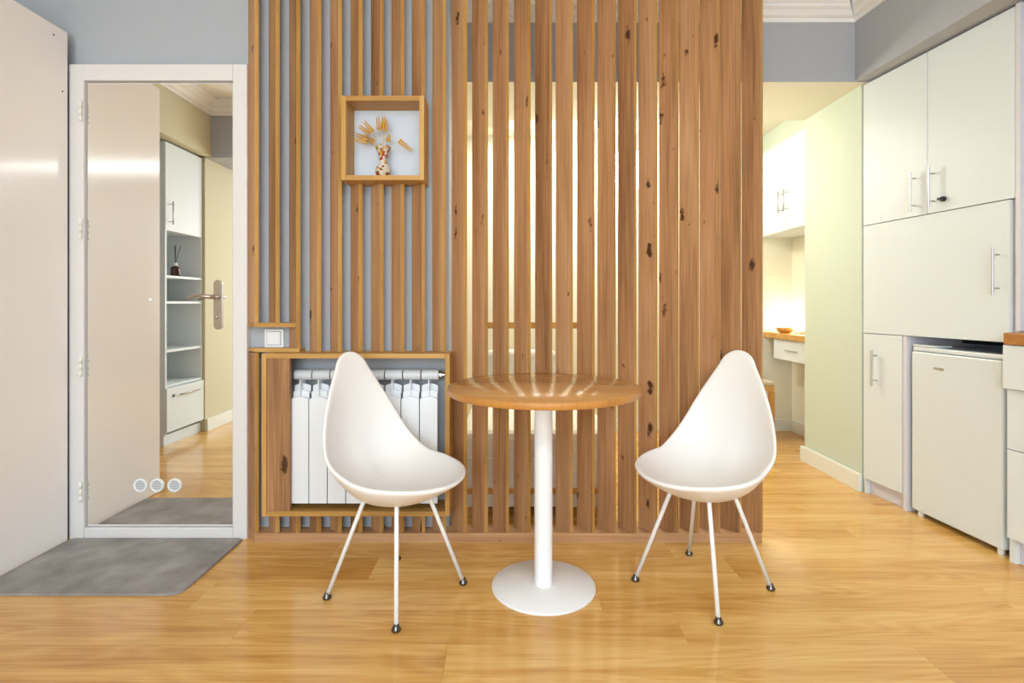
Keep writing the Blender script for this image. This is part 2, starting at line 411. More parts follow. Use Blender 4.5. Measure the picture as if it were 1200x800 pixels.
# ------------------------------------------------------------------ mirror door
door = struct(empty('door_1', (-1.57, YW, 0)), 'white framed door faced with a full mirror')
def dbox(name, px0, px1, y0, y1, z0, z1, mat, parent, bevel=0.0, y=2.38):
    return box(name, (px0 - 600) / 625 * y + 1.57, (px1 - 600) / 625 * y + 1.57, y0 - YW, y1 - YW, z0, z1, mat, parent, bevel)
zt = 1.05 + (356 - 75) / 625 * 2.378
dbox('casing', 81, 98, 2.378, YW, 0.0, zt, 'door_white', door, 0.003)
dbox('casing', 273, 289.5, 2.378, YW, 0.0, zt, 'door_white', door, 0.003)
dbox('casing', 98.2, 272.8, 2.378, YW, zt - 0.072, zt, 'door_white', door, 0.003)
dbox('threshold', 98.2, 272.8, 2.380, YW, 0.0, 0.05, 'door_white', door, 0.003)
leaf = dbox('leaf', 99, 272, 2.396, YW, 0.052, zt - 0.075, 'door_white', door, 0.002)
mir = dbox('mirror_pane', 100.5, 271, 2.391, 2.3958, 0.062, zt - 0.081, 'mirror', door)
pxz = lambda py, y=2.39: 1.05 + (356 - py) / 625 * y
pxx = lambda px, y=2.39: (px - 600) / 625 * y
for py in (132, 269, 429, 575):
    bm = bmesh.new()
    for a, b_ in ((-0.044, -0.016), (-0.014, 0.014), (0.016, 0.044)): tube_bm([(0, 0, a), (0, 0, b_)], 0.0065, 10, bm)
    link('hinge', bm, 'base_white', door, True, (pxx(98.3) + 1.57, 2.3705 - YW, pxz(py)))
# handle on a long rounded plate
cx, cz0, cz1 = pxx(256) + 1.57, pxz(386), pxz(328)
bm = bmesh.new(); ww = 0.019
pts = [(ww * math.cos(a), ww * math.sin(a)) for a in [R(i * 15) for i in range(13)]]
ring = [(x, cz1 - ww + z) for x, z in pts] + [(-x, cz0 + ww - z) for x, z in pts]
fr = [bm.verts.new((x, -0.010, z)) for x, z in ring]; bk = [bm.verts.new((x, 0, z)) for x, z in ring]
bm.faces.new(fr); bm.faces.new(bk[::-1])
for i in range(len(ring)): bm.faces.new((bk[i], bk[(i + 1) % len(ring)], fr[(i + 1) % len(ring)], fr[i]))
bmesh.ops.recalc_face_normals(bm, faces=bm.faces[:])
bmesh.ops.bevel(bm, geom=[e for e in bm.edges if all(abs(v.co.y + 0.010) < 1e-6 for v in e.verts)], offset=0.003, segments=2, affect='EDGES')
plate = link('handle_plate', bm, 'nickel', door, loc=(cx, 2.3908 - YW, 0)); plate['label'] = 'satin metal long handle plate'
zl = pxz(348)
lev = link('lever', tube_bm([(0, -0.006, zl), (0, -0.045, zl), (-0.012, -0.056, zl + .001), (-0.05, -0.058, zl + 0.006), (-0.085, -0.056, zl + 0.003), (-0.118, -0.05, zl - 0.012)], [0.009, 0.009, 0.009, 0.008, 0.007, 0.005], 12), 'nickel', plate, True)
link('keyhole_knob', tube_bm([(0, -0.008, pxz(371)), (0, -0.018, pxz(371))], 0.007, 14), 'chrome', plate, True)
for px in (164.5, 184, 204.5):
    bm = lathe_bm([(0.022, 0.0), (0.03, 0.0), (0.0305, 0.004), (0.026, 0.006), (0.022, 0.003), (0.022, 0.0)], 28)
    v = link('vent_ring', bm, 'plastic', door, True, (pxx(px) + 1.57, 2.3908 - YW, pxz(568.5))); v.rotation_euler = (R(90), 0, 0)
    bm = lathe_bm([(0, 0.002), (0.022, 0.002)], 28); g = link('vent_mesh', bm, 'vent_grey', v)
    bm = bmesh.new()
    for q in range(-3, 4):
        hw = math.sqrt(0.0215 ** 2 - (q * 0.006) ** 2); box_bm(-hw, hw, q * 0.006 - 0.001, q * 0.006 + 0.001, 0.0022, 0.0038, bm)
    link('vent_louvre', bm, 'plastic', v)
bm = lathe_bm([(0, 0.004), (0.006, 0.004), (0.008, 0)], 16)
v = link('screw_cap', bm, 'plastic', door, True, (pxx(176) + 1.57, 2.3908 - YW, pxz(351))); v.rotation_euler = (R(90), 0, 0)

# ------------------------------------------------------------------ slats
TC = 0.014
def slat_mesh(L, z0, z1, name='slat'):
    pts = [(0, 0), (TC, TC), (-L + TC, L + TC), (-L, L)]
    h = (z1 - z0) / 2
    bm = prism_bm(pts, -h, h, None, {0: 1})
    bmesh.ops.bevel(bm, geom=[e for e in bm.edges if abs(e.verts[0].co.z - e.verts[1].co.z) > 1e-3], offset=0.0008, segments=1, affect='EDGES')
    me = bpy.data.meshes.new(name); bm.normal_update(); bm.to_mesh(me); bm.free()
    me.materials.append(M['oak']); me.materials.append(M['oak_edge'])
    return me
cache = {}
def slat(parent, x, L, z0, z1, dx=0.0, dy=0.0):
    key = (L, round(z0, 4), round(z1, 4))
    if key not in cache: cache[key] = slat_mesh(L, z0, z1)
    o = bpy.data.objects.new('slat', cache[key]); COL.objects.link(o); o.parent = parent
    o.location = (x - parent.location.x, YF - parent.location.y, (z0 + z1) / 2)
    return o
BASE = 0.043
lp = tag(empty('slat_wall_panel', (-0.75, YF, 0)), 'knotty oak slatted panel mounted on the grey wall, with switch cutout and display box opening', 'slat panel')
LL = 0.053
xl = [(e - 600) / 625 * (YF + TC) - TC for e in (303.6 + 24.35 * i for i in range(10))]
z_tu, z_tl = 0.967, 0.855        # upper edge of the trim above the switch, upper edge of the trim below it
FZ0, FZ1 = 0.146, 0.838          # radiator surround
BX0, BX1, BZ0, BZ1 = -0.733, -0.377, 1.581, 1.943   # display box
for i, x in enumerate(xl):
    if i == 0 or i == 1: slat(lp, x, LL, z_tu, CEIL - 0.003)
    elif i == 2: slat(lp, x, LL, z_tl, CEIL - 0.003)
    elif 5 <= i <= 8:
        slat(lp, x, LL, FZ1 + .001, BZ0 - 0.001); slat(lp, x, LL, BZ1 + 0.001, CEIL - 0.003)
    else: slat(lp, x, LL, FZ1 + .001, CEIL - 0.003)
    if i == 0: slat(lp, x, LL, BASE, z_tl - 0.02)
    else: slat(lp, x, LL, BASE, FZ0 - 0.001)
def board(name, parent, pts, z0, z1):
    bm = prism_bm([(x - parent.location.x, y - parent.location.y) for x, y in pts], z0, z1)
    return link(name, bm, 'oak_x' if name == 'base_rail' else 'oak_edge_x', parent)
x0 = xl[0]
board('base_rail', lp, [(x0, YF), (-0.2905, YF), (-0.2905, YF + .067), (x0 - .067, YF + .067)], 0, BASE)
board('switch_rail', lp, [(x0, YF), (xl[2] - .002, YF), (xl[2] - .055, YF + .053), (x0 - .053, YF + .053)], z_tu - 0.019, z_tu)
board('switch_rail', lp, [(x0, YF), (xl[2] + TC, YF), (xl[2] + TC, YF + .066), (x0 - .066, YF + .066)], z_tl - 0.016, z_tl)

rp = tag(empty('slat_partition', (0.4, YF, 0)), 'tall see-through oak slat partition standing behind the round table', 'partition')
LR = 0.0605
ed = [547.5, 572, 596.5, 622, 647.3, 671.5, 697, 721.8, 746, 770.5, 795.5, 819.5, 844, 868.5, 894]
random.seed(3)
for e in ed:
    x = (e - 600) / 625 * (YF + TC) - TC
    slat(rp, x, LR, BASE, CEIL - 0.003).rotation_euler = (0, 0, R(random.uniform(-1.0, 1.0)))
xr = (894 - 600) / 625 * (YF + TC)
board('base_rail', rp, [(-0.29, YF), (xr - .01, YF), (xr - .01, YF + .085), (-0.29, YF + .085)], 0, BASE)

# ------------------------------------------------------------------ display box, vase, wheat
db = tag(empty('display_box', ((BX0 + BX1) / 2, YF, BZ0)), 'square oak display box set into the slats, holding a vase', 'shelf')
D0, D1 = 2.287 - YF, 2.4135 - YF; hw = (BX1 - BX0) / 2; hh = BZ1 - BZ0; t = 0.021
box('side_board', -hw, -hw + t, D0, D1, 0, hh, 'oak_edge', db, 0.001)
box('side_board', hw - t, hw, D0, D1, 0, hh, 'oak_edge', db, 0.001)
box('top_board', -hw + t + .0003, hw - t - .0003, D0, D1, hh - t, hh, 'oak_edge_x', db, 0.001)
box('bottom_board', -hw + t + .0003, hw - t - .0003, D0, D1, 0, t, 'oak_edge_x', db, 0.001)
p = box('back_panel', -hw + t + .001, hw - t - .001, D1 - .008, D1 - .002, t + .001, hh - t - .001, 'blueback', db); p['label'] = 'pale blue back panel'
vx, vy, vz = (449 - 600) / 625 * 2.345, 2.345, BZ0 + t + 0.0006
vs = tag(empty('glass_vase', (vx, vy, vz)), 'small patterned glass vase with flared rim in the display box', 'vase')
prof = [(0, 0.0), (0.018, 0.0), (0.026, 0.006), (0.034, 0.022), (0.0335, 0.036), (0.024, 0.054), (0.0165, 0.070), (0.0165, 0.086), (0.023, 0.110), (0.035, 0.136)]
inner = [(r - 0.003, z) for r, z in prof[::-1] if z > 0.01]
bm = lathe_bm(prof + [(0.0285, 0.1335)] + inner + [(0, 0.012)], 36)
for v in bm.verts:                     # fluted, wavy rim
    r = math.hypot(v.co.x, v.co.y)
    if v.co.z > 0.09 and r > 1e-4:
        a = math.atan2(v.co.y, v.co.x); v.co.z += 0.006 * math.sin(a * 6) * (v.co.z - 0.09) / 0.04
link('vase_body', bm, 'vase', vs, True)
random.seed(11)
stalks = [(-0.078, 0.182, 0.018), (-0.070, 0.156, -0.016), (-0.062, 0.196, -0.003), (-0.050, 0.170, 0.028), (-0.042, 0.198, -0.024), (-0.016, 0.215, -0.006), (0.000, 0.222, 0.008), (0.010, 0.205, -0.012), (0.020, 0.165, 0.0), (0.072, 0.165, 0.005)]
ear_lab = {8: 'short upright dried wheat stalk in the glass vase', 9: 'dried grass stalk arching over to the right of the vase'}
for i, (ex, ez, ey) in enumerate(stalks):
    st = empty('wheat_stalk', (vx, vy, vz))
    if i in ear_lab: tag(st, ear_lab[i], 'dried wheat', 'dried stalks in the vase')
    elif ex < -0.03: tag(st, 'dried wheat stalk leaning out of the vase to one side in a fanned bunch', 'dried wheat', 'dried stalks in the vase')
    else: tag(st, 'tall dried wheat stalk standing upright in the glass vase', 'dried wheat', 'dried stalks in the vase')
    p0 = Vector((ex * 0.06, ey * 0.2, 0.02)); p2 = Vector((ex, ey, ez)); p1 = Vector((ex * 0.22, ey * 0.5, 0.12))
    link('stem', tube_bm([p0, p1, p1.lerp(p2, 0.5) + Vector((0, 0, 0.008)), p2], 0.0011, 5), 'straw', st, True)
    if i == 9: d = Vector((0.75, 0, -0.62))
    else: d = (p2 - p1).normalized() + Vector((0, 0, -0.45 if ex < -0.03 else 0))
    d.normalize(); bm = bmesh.new()
    ln = 0.045 if i < 8 else (0.022 if i == 8 else 0.06)
    side = d.cross(Vector((0, 1, 0))).normalized()
    for q in range(9):
        f = q / 8
        for s in (-1, 1):
            c = p2 + d * (ln * f) + side * s * 0.004 * (1 - 0.4 * f)
            tube_bm([c - d * 0.005, c + side * s * 0.002, c + d * 0.008 + side * s * 0.003], [0.001, 0.0062 * (1.1 - 0.6 * f), 0.0006], 6, bm)
            if i < 8: tube_bm([c + d * .006, c + d * 0.022 + side * s * 0.007 + Vector((0, random.uniform(-.006, .006), 0))], [0.0005, 0.0002], 3, bm)
    link('ear', bm, 'ear', st, True)

# ------------------------------------------------------------------ light switch
sw = tag(empty('light_switch', ((320.5 - 600) / 625 * 2.40, YW, 0.9)), 'white square light switch in the cutout of the slat panel', 'switch')
zc = pxz(396.5, 2.40) - 0.9
box('plate', -0.043, 0.043, -0.010, -0.0005, zc - 0.042, zc + 0.042, 'plastic', sw, 0.003)
box('rocker_gap', -0.0325, 0.0325, -0.0104, -0.0095, zc - 0.0305, zc + 0.0325, 'vent_grey', sw)
box('rocker', -0.030, 0.030, -0.0135, -0.0105, zc - 0.028, zc + 0.03, 'plastic', sw, 0.0015)
# ------------------------------------------------------------------ radiator and its surround
fx0, fx1 = (306.5 - 600) / 625 * 2.27, (527 - 600) / 625 * 2.27
rf = tag(empty('radiator_surround', ((fx0 + fx1) / 2, YW, FZ0)), 'open oak frame around the white radiator', 'radiator surround')
a = (fx1 - fx0) / 2; f0, f1 = 2.27 - YW, -0.0005; t = 0.02; H = FZ1 - FZ0
box('side_board', -a, -a + t, f0, f1, 0, H, 'oak_edge', rf, 0.001)
box('side_board', a - t, a, f0, f1, 0, H, 'oak_edge', rf, 0.001)
box('top_board', -a + t + .0003, a - t - .0003, f0, f1, H - t, H, 'oak_edge_x', rf, 0.001)
box('bottom_board', -a + t + .0003, a - t - .0003, f0, f1, 0, t, 'oak_edge_x', rf, 0.001)
box('cover_board', -a + t + .0003, -a + t + 0.098, f0 + .004, f0 + .024, t + .0003, H - t - .0003, 'oak', rf, 0.001)
rad = tag(empty('radiator', (0, 2.30, 0)), 'white aluminium sectional radiator inside the oak frame', 'radiator')
rx0 = (340.5 - 600) / 625 * 2.30
# one section: front fin plate with arched top, two louvre tabs, centre web, header tube and foot header
def arch(x0, x1, z0, z1, rise, n=8):
    pts = [(x0, z0), (x1, z0)]
    for q in range(n + 1):
        f = q / n; pts.append((x1 + (x0 - x1) * f, z1 + rise * (1 - (2 * f - 1) ** 2)))
    return pts
def plate_bm(pts, y0, y1, bm):
    A = [bm.verts.new((x, y0, z)) for x, z in pts]; B = [bm.verts.new((x, y1, z)) for x, z in pts]
    bm.faces.new(A); bm.faces.new(B[::-1])
    for i in range(len(pts)): bm.faces.new((A[i], B[i], B[(i + 1) % len(pts)], A[(i + 1) % len(pts)]))
meshes = []
for q in range(8):
    x = rx0 + q * 0.0795
    sec = empty('section', (x, 0, 0)); sec.parent = rad
    if q == 0:
        bm = bmesh.new(); plate_bm(arch(0.001, 0.0765, 0.190, 0.640, 0.010), 0.0, 0.009, bm)
        bmesh.ops.recalc_face_normals(bm, faces=bm.faces[:])
        o1 = link('front_fin', bm, 'rad', sec)
        o2 = []
        for (z, yy) in ((0.668, 0.018), (0.693, 0.036)):
            bm = bmesh.new(); plate_bm(arch(0.004, 0.074, z - 0.035, z, 0.009), yy, yy + 0.004, bm)
            bmesh.ops.recalc_face_normals(bm, faces=bm.faces[:]); o2.append(link('louvre_tab', bm, 'rad', sec))
        o3 = link('centre_web', box_bm(0.0365, 0.0405, 0.004, 0.07, 0.20, 0.722), 'rad', sec)
        bm = tube_bm([(0.002, 0.052, 0.738), (0.0765, 0.052, 0.738)], 0.023, 18); o4 = smooth_by_angle(link('header', bm, 'rad_head', sec))
        bm = tube_bm([(0.0768, 0.052, 0.738), (0.0792, 0.052, 0.738)], 0.020, 16); o5 = link('gasket', bm, 'gasket', sec)
        bm = tube_bm([(0.002, 0.052, 0.215), (0.0765, 0.052, 0.215)], 0.023, 14); o6 = smooth_by_angle(link('header', bm, 'rad_head', sec))
        first = [o1, *o2, o3, o4, o5, o6]
    else:
        for o in first:
            c = o.copy(); COL.objects.link(c); c.parent = sec
xe = rx0 + 8 * 0.0795
o = smooth_by_angle(link('end_plug', tube_bm([(xe - .001, 0.052, 0.738), (xe + 0.012, 0.052, 0.738), (xe + .012, .052, .738), (xe + 0.022, 0.052, 0.738)], [0.019, 0.019, 0.010, 0.010], 14), 'chrome', rad))

# ------------------------------------------------------------------ chairs
def interp(tab, s):
    for i in range(len(tab) - 1):
        if s <= tab[i + 1][0]:
            a, b_ = tab[i], tab[i + 1]; f = (s - a[0]) / (b_[0] - a[0]); return [p + (q - p) * f for p, q in zip(a[1:], b_[1:])]
    return list(tab[-1][1:])
def spline(ctrl, n=240):
    P = [Vector((c[0], c[1])) for c in ctrl]; P = [2 * P[0] - P[1]] + P + [2 * P[-1] - P[-2]]
    out = []
    for i in range(1, len(P) - 2):
        for k in range(n // (len(P) - 3)):
            t = k / (n // (len(P) - 3)); a, b_, c, d = P[i - 1:i + 3]
            out.append(0.5 * ((2 * b_) + (c - a) * t + (2 * a - 5 * b_ + 4 * c - d) * t * t + (3 * b_ - a - 3 * c + d) * t ** 3))
    out.append(P[-2]); s = 0; tab = [(0.0, out[0].x, out[0].y)]
    for i in range(1, len(out)):
        s += (out[i] - out[i - 1]).length
        tab.append((s, out[i].x, out[i].y))
    return tab
# side profile of the shell's centre line: (forward, up), from front lip to back tip
PROFILE = spline([(0.261, 0.4413), (0.2003, 0.4288), (0.0943, 0.4057), (-0.0185, 0.3966), (-0.1181, 0.4112), (-0.1896, 0.4634), (-0.221, 0.5514), (-0.229, 0.6734), (-0.241, 0.7901), (-0.2561, 0.8681)])
LT = PROFILE[-1][0]
KAP = [(0, 0.7834), (0.23, 0.9846), (0.5, 1.9423), (0.7, 1.5418), (1.0, 0.5263)]
def kappa(f):
    v = wsum = 0.0
    for q in range(-6, 7):                       # smoothed table
        x = min(1, max(0, f + q * 0.02)); v += interp(KAP, x)[0]; wsum += 1
    return v / wsum
def shell_pt(a, b):
    d, h = interp(PROFILE, b)
    d2, h2 = interp(PROFILE, min(b + 0.09, LT)); d1, h1 = interp(PROFILE, max(b - 0.09, 0))
    tx, tz = d2 - d1, h2 - h1; l = math.hypot(tx, tz); nx, nz = tz / l, -tx / l     # towards the sitter
    lift = kappa(b / LT) * a * a
    return Vector((d + nx * lift, a * (1 - 0.25 * abs(a)), h + nz * lift))
R1, R2 = 0.2362, 0.0792
def outline(n=96):
    """teardrop: big circle at the front, small circle at the tip, eased flanks; (a, b)"""
    c1, c2 = R1, LT - R2; pts = []
    for i in range(n):
        th = -math.pi / 2 + 2 * math.pi * i / n
        pts.append(th)
    out = []
    sn = (R1 - R2) / (c2 - c1); al = math.asin(sn)
    # arc on big circle from -90 to al, flank, arc on the small circle from al to 90
    half = []
    K1, K2, K3 = n // 4, n // 6, n // 12
    for i in range(K1 + 1): th = -math.pi / 2 + (math.pi / 2 + al) * i / K1; half.append((R1 * math.cos(th), c1 + R1 * math.sin(th)))
    pA = half[-1]; pB = (R2 * math.cos(al), c2 + R2 * math.sin(al))
    for i in range(1, K2):
        f = i / K2; half.append((pA[0] + (pB[0] - pA[0]) * f + 0.0515 * math.sin(math.pi * f), pA[1] + (pB[1] - pA[1]) * f))
    for i in range(K3 + 1): th = al + (math.pi / 2 - al) * i / K3; half.append((R2 * math.cos(th), c2 + R2 * math.sin(th)))
    return half + [(-a, b) for a, b in half[-2:0:-1]]
def chair_shell():
    bm = bmesh.new(); O = outline(); n = len(O); ca, cb = 0.0, 0.30; T = 0.013
    def nrm(a, b):
        e = 0.004
        va = shell_pt(a + e, b) - shell_pt(a - e, b); vb = shell_pt(a, min(b + e, LT)) - shell_pt(a, max(b - e, 0))
        return vb.cross(va).normalized() if vb.cross(va).length > 0 else Vector((0, 0, 1))
    def thick(r, b):
        f = min(1, max(0, (0.52 - b) / 0.24)); f = f * f * (3 - 2 * f)
        return T + 0.058 * (1 - r ** 2.2) * f
    rings_t, rings_b = [], []
    steps = [0.12, 0.26, 0.42, 0.58, 0.72, 0.84, 0.93, 0.985]
    for r in steps:
        rt, rb = [], []
        for a, b in O:
            aa, bb = ca + (a - ca) * r, cb + (b - cb) * r
            p = shell_pt(aa, bb); nn = nrm(aa, bb)
            if nn.z < 0 and bb < 0.4: nn = -nn
            if bb >= 0.4 and nn.x < 0: nn = -nn
            rt.append(bm.verts.new(p)); rb.append(bm.verts.new(p - nn * thick(r, bb)))
        rings_t.append(rt); rings_b.append(rb)
    rim = []
    for i, (a, b) in enumerate(O):
        p = shell_pt(a, b); q = rings_b[-1][i].co; pt = rings_t[-1][i].co
        rim.append(bm.verts.new(p.lerp(p + (q - pt), 0.5)))
    ct = bm.verts.new(shell_pt(ca, cb)); nn = nrm(ca, cb); nn = nn if nn.z > 0 else -nn
    cbv = bm.verts.new(shell_pt(ca, cb) - nn * thick(0, cb))
    for i in range(n):
        j = (i + 1) % n
        bm.faces.new((ct, rings_t[0][i], rings_t[0][j])); bm.faces.new((cbv, rings_b[0][j], rings_b[0][i]))
        for k in range(len(steps) - 1):
            bm.faces.new((rings_t[k][i], rings_t[k + 1][i], rings_t[k + 1][j], rings_t[k][j]))
            bm.faces.new((rings_b[k][j], rings_b[k + 1][j], rings_b[k + 1][i], rings_b[k][i]))
        bm.faces.new((rings_t[-1][i], rim[i], rim[j], rings_t[-1][j])); bm.faces.new((rings_b[-1][j], rim[j], rim[i], rings_b[-1][i]))
    bmesh.ops.recalc_face_normals(bm, faces=bm.faces[:])
    return bm
def make_chair():
    root = empty('dining_chair')
    sh = link('seat_shell', chair_shell(), 'chair', root, True)
    ss = sh.modifiers.new('smooth', 'SUBSURF'); ss.levels = 1; ss.render_levels = 1
    for sx in (1, -1):
        for sy in (1, -1):
            leg = link('leg', tube_bm([(sx * 0.07, sy * 0.07, 0.378), (sx * 0.076, sy * 0.076, 0.362), (sx * 0.17, sy * 0.17, 0.016)], 0.0078, 12), 'white_metal', root, True)
            bm = lathe_bm([(0, 0), (0.013, 0), (0.0155, 0.003), (0.0155, 0.008), (0.011, 0.014), (0.009, 0.022), (0, 0.022)], 18)
            smooth_by_angle(link('foot_glide', bm, 'dark_chrome', leg, loc=(sx * 0.172, sy * 0.172, 0.0005)))
    return root
ch = make_chair()
ch.location = (-0.421, 1.95, 0); ch.rotation_euler = (0, 0, R(-33.25))
tag(ch, 'white teardrop-backed chair standing in front of the radiator', 'chair', 'teardrop chairs at the round table')
c2 = copy_tree(ch); c2.location = (0.7097, 1.992, 0); c2.rotation_euler = (0, 0, R(-142.5))
tag(c2, 'white teardrop-backed chair standing at the open end of the slat partition', 'chair', 'teardrop chairs at the round table')

# ------------------------------------------------------------------ round table
tb = tag(empty('round_table', (0.117, 1.984, 0)), 'round wood-topped pedestal table with white metal foot', 'table')
TR = 0.355; TH = 0.748
bm = lathe_bm([(0, TH - 0.024), (TR - 0.002, TH - 0.024), (TR, TH - 0.022), (TR, TH - 0.0025), (TR - 0.0025, TH), (0, TH)], 96, None, [1, 1, 1, 1, 0])
smooth_by_angle(link('table_top', bm, ['table_top', 'table_edge'], tb), 50)
smooth_by_angle(link('pole', lathe_bm([(0.0335, 0.010), (0.0335, TH - 0.0242)], 40), 'white_metal', tb), 50)
smooth_by_angle(link('foot_plate', lathe_bm([(0, 0.0005), (0.191, 0.0005), (0.192, 0.002), (0.192, 0.007), (0.190, 0.009), (0.04, 0.0105), (0, 0.0105)], 80), 'white_metal', tb), 50)
smooth_by_angle(link('top_flange', lathe_bm([(0.034, TH - 0.032), (0.12, TH - 0.030), (0.12, TH - 0.0243), (0.034, TH - 0.0243)], 40), 'white_metal', tb), 50)

# ------------------------------------------------------------------ door mat
bm = bmesh.new(); x0, x1, y0, y1, r = -1.955, -1.195, 1.917, 2.374, 0.045; pts = []
for cx_, cy_, a0 in ((x1 - r, y0 + r, -90), (x1 - r * .4, y1 - r * .4, 0), (x0 + .01, y1 - .01, 90), (x0 + .01, y0 + .01, 180)):
    rr = r if a0 == -90 else (r * .4 if a0 == 0 else .01)
    for q in range(7): an = R(a0 + q * 15); pts.append((cx_ + rr * math.cos(an), cy_ + rr * math.sin(an)))
bm = prism_bm([(x + 1.57, y - 2.15) for x, y in pts], 0.0006, 0.009)
bmesh.ops.bevel(bm, geom=[e for e in bm.edges if all(v.co.z > 0.008 for v in e.verts)], offset=0.003, segments=2, affect='EDGES')
o = link('door_mat', bm, 'rug', loc=(-1.57, 2.15, 0)); tag(o, 'dark grey low-pile mat on the floor before the mirror door', 'mat')

# ------------------------------------------------------------------ tall white wardrobe at the left
wd = tag(empty('wardrobe', (-1.968, 1.8, 0)), 'tall glossy white wardrobe side standing against the mirror door wall', 'wardrobe')
box('side_panel', -0.018, 0, 0.002, 0.562, 0.003, 2.25, 'gloss_white', wd, 0.0012)
box('body', -0.56, -0.0185, 0.02, 0.56, 0.06, 2.245, 'cab_white', wd)
box('plinth', -0.55, -0.0185, 0.06, 0.55, 0.001, 0.0595, 'cab_white', wd)
for q in (0, 1): 
    d = box('wardrobe_door', -0.56 + q * 0.272, -0.29 + q * 0.271, 0.0, 0.0195, 0.065, 2.243, 'gloss_white', wd, 0.0015)
for yy, zz in ((0.49, 2.205), (0.535, 1.98)):
    bm = lathe_bm([(0, 0.001), (0.0035, 0.001), (0.004, 0)], 12); v = link('screw_hole', bm, 'gap', wd, False, (0.0002, yy, zz)); v.rotation_euler = (0, R(90), 0)

# ------------------------------------------------------------------ right-hand cupboards (local x towards the camera, y into the wall)
RZ = math.atan2(-0.992, 0.1253); P0 = Vector((1.957, 2.974, 0))
def along(s, d=0.0, z=0.0): return P0 + Vector((math.cos(RZ) * s - math.sin(RZ) * d, math.sin(RZ) * s + math.cos(RZ) * d, z))
def bar_handle(parent, x, z0, z1, y=0.0, r=0.005):
    h = link('handle', tube_bm([(x, y - 0.030, z0), (x, y - 0.030, z1)], r, 12), 'steel', parent, False); smooth_by_angle(h)
    for zz in (z0 + 0.03, z1 - 0.03): link('handle_post', tube_bm([(x, y - 0.030, zz), (x, y, zz)], r * 0.7, 8), 'steel', h, True)
    return h
Z1, Z2 = 1.483, 0.888
uc = tag(empty('wall_cupboard', along(0, 0, 0), RZ), 'upper white two-door cupboard with bar handles and a black lock', 'cupboard')
box('carcass', 0.002, 0.798, 0.0205, 0.6, Z1 + 0.001, BULK - 0.002, 'cab_side', uc)
d1 = box('door', 0.002, 0.398, 0.0, 0.019, Z1 + 0.002, BULK - 0.010, 'cab_white', uc, 0.0012)
d2 = box('door', 0.402, 0.798, 0.0, 0.019, Z1 + 0.002, BULK - 0.010, 'cab_white', uc, 0.0012)
def handle_on(door, root, x, z0, z1):
    """handle as sub-part of a door (door origin is its own middle)"""
    return bar_handle(door, x - door.location.x, z0 - door.location.z, z1 - door.location.z, -door.location.y)
hz = lambda py, s: 1.05 + (356 - py) / 625 * along(s).y
sx = lambda px: ((px - 600) / 625 * P0.y - P0.x) / (math.cos(RZ) - (px - 600) / 625 * math.sin(RZ))
handle_on(d1, uc, 0.335, hz(248, .335), hz(202, .335)); handle_on(d2, uc, 0.437, hz(243, .437), hz(196, .437))
bm = tube_bm([(0, 0, 0), (0, -0.012, 0)], 0.012, 16); box_bm(-0.008, 0.008, -0.03, -0.012, -0.005, 0.005, bm)
link('lock', bm, 'dark', d2, loc=(0.487 - d2.location.x, -d2.location.y, hz(233, .487) - d2.location.z))
mc = tag(empty('flap_cupboard', along(0, 0, 0), RZ), 'white single-door cupboard between the upper cupboard and the fridge', 'cupboard')
box('carcass', 0.002, 0.798, 0.0205, 0.6, Z2 + 0.001, Z1 - 0.001, 'cab_side', mc)
d3 = box('door', 0.002, 0.778, 0.0, 0.019, Z2 + 0.002, Z1 - 0.002, 'cab_white', mc, 0.0012)
handle_on(d3, mc, 0.735, hz(346, .735), hz(290, .735))
nc = tag(empty('base_cabinet', along(0, 0, 0), RZ), 'narrow white base cabinet with one bar handle beside the fridge', 'cabinet')
box('carcass', 0.003, 0.262, 0.0205, 0.56, 0.085, Z2 - 0.001, 'cab_side', nc)
d4 = box('door', 0.003, 0.255, 0.0, 0.019, 0.083, Z2 - 0.002, 'cab_white', nc, 0.0012)
handle_on(d4, nc, 0.095, hz(452, .095), hz(410, .095))
box('plinth', 0.02, 0.2615, 0.03, 0.05, 0.001, 0.084, 'cab_side', nc)
box('side_panel', 0.003, 0.0195, 0.004, 0.56, 0.001, 0.0845, 'cab_white', nc)
box('side_panel', 0.2625, 0.282, 0.0, 0.56, 0.001, Z2 - 0.001, 'cab_side', nc, 0.001)
# small fridge
fs0 = 0.306; fr_ = tag(empty('fridge', along(fs0, 0.0, 0), RZ - R(3.5)), 'small white under-cupboard fridge with a plain door', 'fridge')
FW = 0.465
box('fridge_body', 0.004, FW - 0.002, 0.055, 0.5, 0.03, 0.835, 'fridge', fr_, 0.004)
fd = box('fridge_door', 0.0, FW, 0.005, 0.052, 0.028, 0.815, 'fridge', fr_, 0.007)
box('door_grip', 0.0, FW, 0.012, 0.052, 0.817, 0.838, 'fridge', fr_, 0.005)
box('hinge_cover', 0.0, 0.13, 0.01, 0.1, 0.839, 0.849, 'fridge', fr_, 0.003)
bd = box('badge', 0.13, 0.185, 0.0035, 0.0049, 0.738, 0.750, 'steel', fr_, 0.0006); bd['label'] = 'small silver maker plate'
for q in (0.03, FW - 0.03): link('foot', tube_bm([(q, 0.03, 0.001), (q, 0.03, 0.029)], 0.013, 12), 'plastic', fr_)
box('niche_shade', 0.30, 0.79, 0.30, 0.31, 0.85, 0.886, 'gap', mc)  # dark sheet that paints the shade in the gap above the fridge
